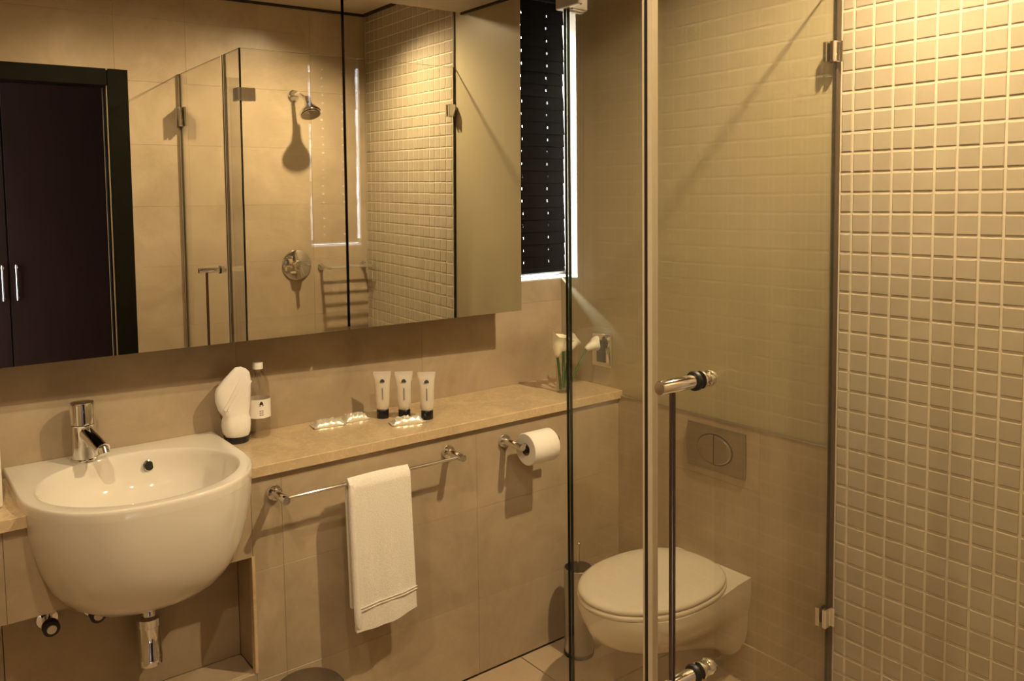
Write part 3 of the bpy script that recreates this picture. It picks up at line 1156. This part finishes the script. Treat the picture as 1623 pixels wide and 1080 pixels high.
th = thing('paper_holder', (-0.545, -DL, 0.755), 'chrome toilet paper holder below the ledge', 'paper holder')
m_ = MB()
PHZ = 0.757
m_.lathe([(0.0215, -0.0004), (0.0215, -0.010), (0.020, -0.012), (0.0115, -0.013), (0.0115, -0.100), (0.0105, -0.102), (0.0, -0.102)],
         (-0.545, -DL, PHZ), 24, 'Y')
m_.build('post', 'chrome', th, smooth=True)
m_ = MB()
PRY = -DL - 0.090
m_.tube([(-0.545, PRY, PHZ), (-0.385, PRY, PHZ)], 0.0075, 16)
m_.build('spindle', 'chrome', th, smooth=True)
rl = thing('toilet_roll', (-0.455, PRY, PHZ - 0.05), 'white toilet paper roll on the holder', 'toilet roll')
m_ = MB()
PC = (-0.0, PRY, PHZ - 0.0125)
m_.lathe([(0.0205, -0.525), (0.050, -0.525), (0.0525, -0.522), (0.0525, -0.424), (0.050, -0.421), (0.0205, -0.421), (0.0205, -0.525)],
         PC, 44, 'X', cap0=False, cap1=False)
m_.build('paper', 'paper', rl, smooth=True, ang=50)
m_ = MB()
m_.lathe([(0.0204, -0.5245), (0.0204, -0.4215), (0.0192, -0.4215), (0.0192, -0.5245), (0.0204, -0.5245)], PC, 32, 'X', cap0=False, cap1=False)
m_.build('core', 'cardboard', rl, smooth=True)

# ================================================================== THINGS ON THE LEDGE
# tumbler with folded napkin
GX, GY_ = -1.336, -0.062
tg = thing('napkin_dish', (GX, GY_, HL), 'low dark dish under the folded white napkin beside the washbasin', 'dish')
m_ = MB()
m_.lathe([(0.0, 0.0), (0.034, 0.0), (0.0355, 0.003), (0.0375, 0.020), (0.0360, 0.020), (0.0345, 0.006), (0.0, 0.006)], (GX, GY_, HL), 32)
m_.build('dish_body', 'black_cap', tg, smooth=True)
nk = thing('napkin', (GX, GY_, HL + 0.016), 'folded white napkin standing upright in the dark dish', 'napkin')


def fold(m_, pts, y0, y1):
    f = [V(x, y0, z) for x, z in pts]
    b_ = [V(x, y1, z) for x, z in pts]
    m_.loft([f, b_])


def cloth_body(m_, levels, yc, n=20):
    rings = []
    for (xl, xr, th_, z) in levels:
        ring = []
        for i in range(n):
            t = 2 * math.pi * i / n
            c_, s2 = math.cos(t), math.sin(t)
            cx, hx_ = (xl + xr) / 2, (xr - xl) / 2
            ring.append(V(GX + cx + hx_ * math.copysign(abs(c_) ** 0.6, c_), yc + th_ * math.copysign(abs(s2) ** 0.8, s2), HL + z))
        rings.append(ring)
    m_.loft(rings)


m_ = MB()
cloth_body(m_, [(-0.031, 0.031, 0.028, 0.0065), (-0.0325, 0.0325, 0.030, 0.019), (-0.039, 0.038, 0.033, 0.030), (-0.041, 0.040, 0.034, 0.05), (-0.040, 0.040, 0.032, 0.066),
                (-0.037, 0.037, 0.028, 0.078), (-0.040, 0.037, 0.027, 0.083), (-0.050, 0.040, 0.025, 0.098), (-0.058, 0.044, 0.022, 0.125),
                (-0.059, 0.046, 0.019, 0.150), (-0.054, 0.047, 0.016, 0.165), (-0.036, 0.047, 0.013, 0.185), (-0.018, 0.044, 0.010, 0.202),
                (-0.006, 0.034, 0.007, 0.213), (0.002, 0.020, 0.004, 0.220)], GY_)
m_.build('cloth', 'cotton_band', nk, smooth=True, ang=70)
for k in range(3):
    m_ = MB()
    o_ = 0.012 * k
    a, b_ = V(GX - 0.044 + o_ * 0.9, GY_ - 0.0265 + 0.001 * k, HL + 0.105 - o_ * 0.3), V(GX + 0.020 + o_ * 0.9, GY_ - 0.0105, HL + 0.200 - o_ * 0.85)
    d_ = V(0.0065, 0, -0.0045)
    up2 = V(0, -0.0045, 0)
    mid = (a + b_) / 2 + V(0, -0.0035, 0)
    m_.loft([[a, a + d_, a + d_ - up2, a - up2], [mid, mid + d_, mid + d_ - up2, mid - up2], [b_, b_ + d_, b_ + d_ - up2, b_ - up2]])
    m_.build('pleat', 'cotton_band', nk)

# water bottle
BXX, BYY = -1.262, -0.052
bo = thing('water_bottle', (BXX, BYY, HL), 'clear plastic water bottle with white cap beside the napkin', 'bottle')
m_ = MB()
prof = [(0.0, 0.004), (0.020, 0.002), (0.026, 0.0), (0.031, 0.006), (0.0325, 0.02), (0.0310, 0.030), (0.0325, 0.040), (0.0320, 0.058),
        (0.0330, 0.060), (0.0330, 0.118), (0.0325, 0.120), (0.0325, 0.140), (0.0310, 0.158), (0.0260, 0.178), (0.0180, 0.192),
        (0.0130, 0.198), (0.0125, 0.205)]
m_.lathe(prof, (BXX, BYY, HL), 32, cap1=False)
m_.build('bottle_body', 'bottle_pet', bo, smooth=True)
m_ = MB()
m_.lathe([(0.0152, 0.2055), (0.0152, 0.222), (0.0140, 0.2245), (0.0, 0.2245)], (BXX, BYY, HL), 28)
m_.build('cap', 'white_plastic', bo, smooth=True)
m_ = MB()
m_.lathe([(0.0336, 0.061), (0.0336, 0.117)], (BXX, BYY, HL), 40, cap0=False, cap1=False)
lb = m_.build('label', 'paper', bo, smooth=True)


def on_cyl(ang, z, r=0.0340):
    return V(BXX + r * math.cos(ang), BYY + r * math.sin(ang), HL + z)


faceang = math.atan2(CAM.y - BYY, CAM.x - BXX)


def cyl_patch(name, mat, pts2d, parent, a0=faceang, r=0.0341):
    m_ = MB()
    vs_ = [m_.bm.verts.new(on_cyl(a0 + u / r, z, r)) for u, z in pts2d]
    m_.bm.faces.new(vs_)
    return m_.build(name, mat, parent)


def arc(cx, cz, rx, rz, a0, a1, n=10):
    return [(cx + rx * math.cos(math.radians(a0 + (a1 - a0) * i / n)), cz + rz * math.sin(math.radians(a0 + (a1 - a0) * i / n))) for i in range(n + 1)]


cyl_patch('emblem', 'ink', arc(0.007, 0.102, 0.0055, 0.0095, 0, 180), lb)
cyl_patch('emblem_base', 'ink_grey', [(0.0005, 0.0975), (0.0135, 0.0975), (0.0135, 0.101), (0.0005, 0.101)], lb)
for k in range(3):
    z = 0.082 - 0.006 * k
    cyl_patch('print_line', 'ink_grey', [(0.001, z), (0.013, z), (0.013, z + 0.0028), (0.001, z + 0.0028)], lb)


# sachets
def sachet(cx, cy, ang, L, Wd, hgt, label, seed):
    rnd = random.Random(seed)
    o = thing('soap_sachet', (cx, cy, HL), label, 'sachet', None)
    m_ = MB()
    ca, sa = math.cos(ang), math.sin(ang)
    nu, nv = 16, 8
    top, bot = [], []
    for i in range(nu + 1):
        u = i / nu * 2 - 1
        rt, rb = [], []
        for j in range(nv + 1):
            v = j / nv * 2 - 1
            pin = (1 - abs(u) ** 6) * (1 - abs(v) ** 4)
            h_ = 0.0012 + hgt * pin * (0.75 + 0.5 * rnd.random())
            if abs(u) > 0.86:
                h_ = 0.0012 + 0.003 * (i % 2)
            x = u * L / 2
            y = v * Wd / 2 * (0.92 + 0.08 * abs(u))
            lift = 0.006 * max(0, abs(u) - 0.7)
            rt.append(V(cx + x * ca - y * sa, cy + x * sa + y * ca, HL + 0.0008 + h_ + lift))
            rb.append(V(cx + x * ca - y * sa, cy + x * sa + y * ca, HL + 0.0004 + lift))
        top.append(rt)
        bot.append(rb)
    m_.loft([t + list(reversed(b_)) for t, b_ in zip(top, bot)])
    m_.build('wrapper', 'foil', o, smooth=True, ang=50)
    return o


sachet(-1.050, -0.075, math.radians(-8), 0.105, 0.052, 0.017, 'crumpled cream sachet nearest to the water bottle', 3)
sachet(-0.955, -0.070, math.radians(-2), 0.085, 0.046, 0.018, 'cream sachet lying between the three tubes and another sachet', 5)
sachet(-0.845, -0.212, math.radians(-14), 0.110, 0.046, 0.018, 'cream sachet lying in front of the three tubes', 9)


# toiletry tubes standing on black caps
def toiletry(cx, cy, label, var):
    o = thing('toiletry_tube', (cx, cy, HL), label, 'tube', 'toiletry tubes standing on the marble ledge')
    m_ = MB()
    m_.lathe([(0.0, 0.0), (0.0188, 0.0), (0.0195, 0.0015), (0.0195, 0.026), (0.0185, 0.0275), (0.0, 0.0275)], (cx, cy, HL), 28)
    m_.build('cap', 'black_cap', o, smooth=True)
    m_ = MB()
    va = math.atan2(CAM.y - cy, CAM.x - cx) + math.pi / 2
    ax_, ay_ = V(math.cos(va), math.sin(va), 0), V(-math.sin(va), math.cos(va), 0)
    rings = []
    for (hw, hd, z) in [(0.0135, 0.0135, 0.028), (0.0170, 0.0165, 0.036), (0.0175, 0.0160, 0.055), (0.0180, 0.0135, 0.080), (0.0190, 0.0105, 0.105),
                        (0.0205, 0.0065, 0.125), (0.0220, 0.0030, 0.137), (0.0225, 0.0012, 0.142), (0.0228, 0.0010, 0.152)]:
        ring = []
        for i in range(24):
            t = 2 * math.pi * i / 24
            ring.append(V(cx, cy, HL + z) + ax_ * hw * 1.27 * math.cos(t) + ay_ * hd * math.sin(t))
        rings.append(ring)
    m_.loft(rings)
    sk = m_.build('tube_skin', 'tube_skin', o, smooth=True, ang=60)
    # printed emblem: dark dome, pale disc and a thin line of text
    fd = (V(CAM.x, CAM.y, 0) - V(cx, cy, 0)).normalized()
    lat = V(0, 0, 1).cross(fd)

    def deco(name, mat, pts, dep):
        m2 = MB()
        vs_ = [m2.bm.verts.new(V(cx, cy, HL) + lat * u + fd * dep(z) + V(0, 0, z)) for u, z in pts]
        m2.bm.faces.new(vs_)
        m2.build(name, mat, sk)
    dep = lambda z: 0.0172 - max(0, z - 0.055) * 0.165 if z > 0.05 else 0.0175
    deco('emblem', 'ink', arc(0, 0.1180, 0.0078, 0.0100, 0, 180), lambda z: 0.0112 - (z - 0.118) * 0.30)
    deco('print_line', 'ink_grey', [(-0.0018, 0.062), (0.0018, 0.062), (0.0018, 0.100), (-0.0018, 0.100)], lambda z: 0.0178 - (z - 0.055) * 0.115)
    return o


toiletry(-0.872, -0.105, 'toiletry tube with black cap, leftmost of the three', 0)
toiletry(-0.818, -0.150, 'toiletry tube with black cap, middle of the three', 1)
toiletry(-0.768, -0.208, 'toiletry tube with black cap, rightmost of the three', 2)

# vase with calla lilies
VX, VY = -0.190, -0.215
vz = thing('vase', (VX, VY, HL), 'small clear glass vase at the right end of the ledge', 'vase')
m_ = MB()
m_.lathe([(0.0, 0.0), (0.024, 0.0), (0.026, 0.003), (0.028, 0.10), (0.0265, 0.10), (0.0245, 0.010), (0.0, 0.010)], (VX, VY, HL), 28)
m_.build('glass_body', 'clear_glass', vz, smooth=True)


def calla(base, top, d, size, label, mat, curl=1.0):
    o = thing('calla_lily', base, label, 'flower', 'calla lilies in the glass vase')
    base, top, d = Vector(base), Vector(top), Vector(d).normalized()
    mid = (base + top) / 2 + V(0.004, 0, 0.008)
    pts = []
    for i in range(9):
        t = i / 8
        pts.append((1 - t) ** 2 * base + 2 * t * (1 - t) * mid + t * t * (top + d * size * 0.1))
    m_ = MB()
    m_.tube(pts, [0.0050] * 9, 10)
    m_.build('stem', 'stem_green', o, smooth=True)
    x = d.cross(V(0.3, 1, 0.2)).normalized()
    y = d.cross(x)
    m_ = MB()
    rings = []
    for k in range(9):
        t = k / 8
        r = 0.0050 + (0.0145 * size / 0.06) * (math.sin(min(1, t * 1.15) * math.pi / 2) ** 0.8) + (0.009 if k == 8 else 0.004 if k == 7 else 0)
        ring = []
        for i in range(20):
            a = 2 * math.pi * i / 20
            lip = (0.020 * size / 0.06) * max(0, math.cos(a)) ** 3 * t ** 3
            ring.append(top + d * (size * t + lip * curl) + (x * math.cos(a) + y * math.sin(a)) * r)
        rings.append(ring)
    m_.loft(rings, cap0=True, cap1=False)
    sp_ = m_.build('spathe', mat, o, smooth=True, ang=80)
    m_ = MB()
    m_.tube([top + d * size * 0.2, top + d * size * 0.7, top + d * size * 0.86], [0.003, 0.003, 0.0018], 10)
    m_.build('spadix', 'spadix', sp_, smooth=True)
    return o


calla((VX - 0.012, VY + 0.004, HL + 0.012), (-0.226, -0.222, HL + 0.132), (0.05, -0.1, 1), 0.080, 'upright cream calla lily left of the glass edge', 'petal')
calla((VX + 0.004, VY + 0.010, HL + 0.012), (-0.176, -0.200, HL + 0.145), (0.25, -0.2, 1), 0.050, 'calla lily with an orange centre behind the glass edge', 'petal')
calla((VX + 0.010, VY + 0.008, HL + 0.012), (-0.142, -0.190, HL + 0.140), (0.75, 0.1, 0.75), 0.050, 'white calla lily leaning right, between two others', 'petal_white')
calla((VX + 0.012, VY - 0.012, HL + 0.012), (-0.098, -0.234, HL + 0.150), (1.0, 0.0, 0.25), 0.050, 'white calla lily pointing at the light switch', 'petal_white')

# left white box
wbx = thing('tissue_box', (-1.99, -0.2, HL), 'white upright box at the left end of the ledge', 'box')
bx(-2.05, -1.950, -0.245, -0.150, HL + 0.0005, HL + 0.205, bev=0.006, seg=3).build('box_body', 'white_plastic', wbx, smooth=True)
bx(-2.045, -1.9555, -0.240, -0.155, HL + 0.2055, HL + 0.212, bev=0.003).build('box_lid', 'white_plastic', wbx)

# light switch
sw = thing('light_switch', (-0.010, -0.238, 0.982), 'chrome framed light switch on wall above the ledge end', 'light switch')
m_ = MB()
m_.box(-0.022, -0.0102, -0.288, -0.188, 0.921, 1.044, bev=0.004, seg=2)
m_.build('plate', 'chrome', sw, smooth=True)
bx(-0.0245, -0.0222, -0.262, -0.214, 0.938, 1.022, bev=0.0008).build('insert', 'black_rubber', sw)
for k in range(2):
    bx(-0.0285, -0.0247, -0.256, -0.220, 0.943 + k * 0.039, 0.979 + k * 0.039, bev=0.0012).build('rocker', 'black_rubber', sw)

# ================================================================== SHOWER FITTINGS
sh = thing('overhead_shower', (-0.42, YD, 2.07), 'chrome shower head on the wall above the mixer, seen in the mirror', 'shower head')
m_ = MB()
m_.lathe([(0.030, 0.0005), (0.030, 0.008), (0.024, 0.014), (0.0, 0.014)], (-0.42, YD, 2.07), 28, 'Y')
m_.build('flange', 'chrome', sh, smooth=True)
m_ = MB()
m_.tube([(-0.42, YD + 0.01, 2.07), (-0.417, YD + 0.07, 2.072), (-0.410, YD + 0.12, 2.055), (-0.405, YD + 0.15, 2.030)], 0.0105, 14)
m_.build('arm', 'chrome', sh, smooth=True)
m_ = MB()
m_.lathe([(0.0, 0.055), (0.014, 0.055), (0.016, 0.03), (0.020, 0.012), (0.046, -0.018), (0.050, -0.026), (0.049, -0.034), (0.0, -0.036)], (0, 0, 0), 32)
hh = m_.build('head', 'chrome', sh, smooth=True)
hh.scale = (1.15, 1.15, 1.15)
hh.location = (-0.400, YD + 0.172, 1.995)
hh.rotation_euler = (math.radians(28), 0, 0)
m_ = MB()
m_.lathe([(0.0, -0.0364), (0.042, -0.0364), (0.042, -0.0385), (0.0, -0.0385)], (0, 0, 0), 32)
fc = m_.build('spray_face', 'steel_lid', sh, smooth=True)
fc.scale = hh.scale
fc.location = hh.location
fc.rotation_euler = hh.rotation_euler

mx = thing('shower_mixer', (-0.423, YD, 1.157), 'round chrome shower mixer plate with lever, seen in the mirror', 'shower mixer')
m_ = MB()
m_.lathe([(0.082, 0.0005), (0.082, 0.005), (0.076, 0.010), (0.0, 0.013)], (-0.423, YD, 1.157), 40, 'Y')
m_.build('plate', 'chrome', mx, smooth=True)
m_ = MB()
m_.lathe([(0.030, 0.0115), (0.030, 0.045), (0.026, 0.052), (0.0, 0.054)], (-0.423, YD, 1.157), 28, 'Y')
hb_ = m_.build('hub', 'chrome', mx, smooth=True)
m_ = MB()
m_.tube([(-0.423, YD + 0.045, 1.157), (-0.416, YD + 0.062, 1.115), (-0.414, YD + 0.066, 1.095)], [0.010, 0.009, 0.008], 12)
m_.build('lever', 'chrome', hb_, smooth=True)

ss = thing('shower_shelf', (-0.155, YD, 1.14), 'chrome wire shower shelf on two posts, seen in the mirror', 'shelf')
for x in (-0.285, -0.030):
    m_ = MB()
    m_.lathe([(0.018, 0.0005), (0.018, 0.008), (0.008, 0.010), (0.008, 0.135), (0.0, 0.135)], (x, YD, 1.140), 20, 'Y')
    m_.build('post', 'chrome', ss, smooth=True)
for d in (0.040, 0.064, 0.088, 0.112, 0.130):
    m_ = MB()
    m_.tube([(-0.285, YD + d, 1.140), (-0.030, YD + d, 1.140)], 0.0035, 10)
    m_.build('wire', 'chrome', ss, smooth=True)

# ================================================================== CEILING LAMPS
NAMES = ['round recessed ceiling downlight over the shower', 'round recessed ceiling downlight in front of the ledge',
         'round recessed ceiling downlight in front of the washbasin']
for (x, y, z, wv, ang), lab in zip(LAMPS, NAMES):
    dn = thing('downlight', (x, y, HC), lab, 'ceiling lamp', 'recessed downlights')
    m_ = MB()
    m_.lathe([(0.034, -0.0005), (0.046, -0.0005), (0.045, -0.005), (0.036, -0.007), (0.034, -0.004)], (x, y, HC), 32, cap0=False, cap1=False)
    m_.build('trim_ring', 'satin_chrome', dn, smooth=True)
    m_ = MB()
    m_.lathe([(0.0, -0.0008), (0.0335, -0.0008), (0.0335, -0.002), (0.0, -0.002)], (x, y, HC), 24)
    m_.build('lamp_glass', 'lamp_glow', dn)
    ld = bpy.data.lights.new('downlight_beam', 'SPOT')
    ld.energy = wv
    ld.color = LAMP_COL
    ld.spot_size = math.radians(2 * ang)
    ld.spot_blend = 1.0
    ld.shadow_soft_size = 0.022
    lo = bpy.data.objects.new('downlight_beam', ld)
    COL.objects.link(lo)
    lo.location = (x, y, z)
    lo.rotation_euler = Vector((-0.27, 0.12, -1.0) if x > -1 else (0, 0.1, -1.0)).to_track_quat('-Z', 'Y').to_euler()
    lo.parent = dn
    lo.matrix_parent_inverse = dn.matrix_basis.inverted()
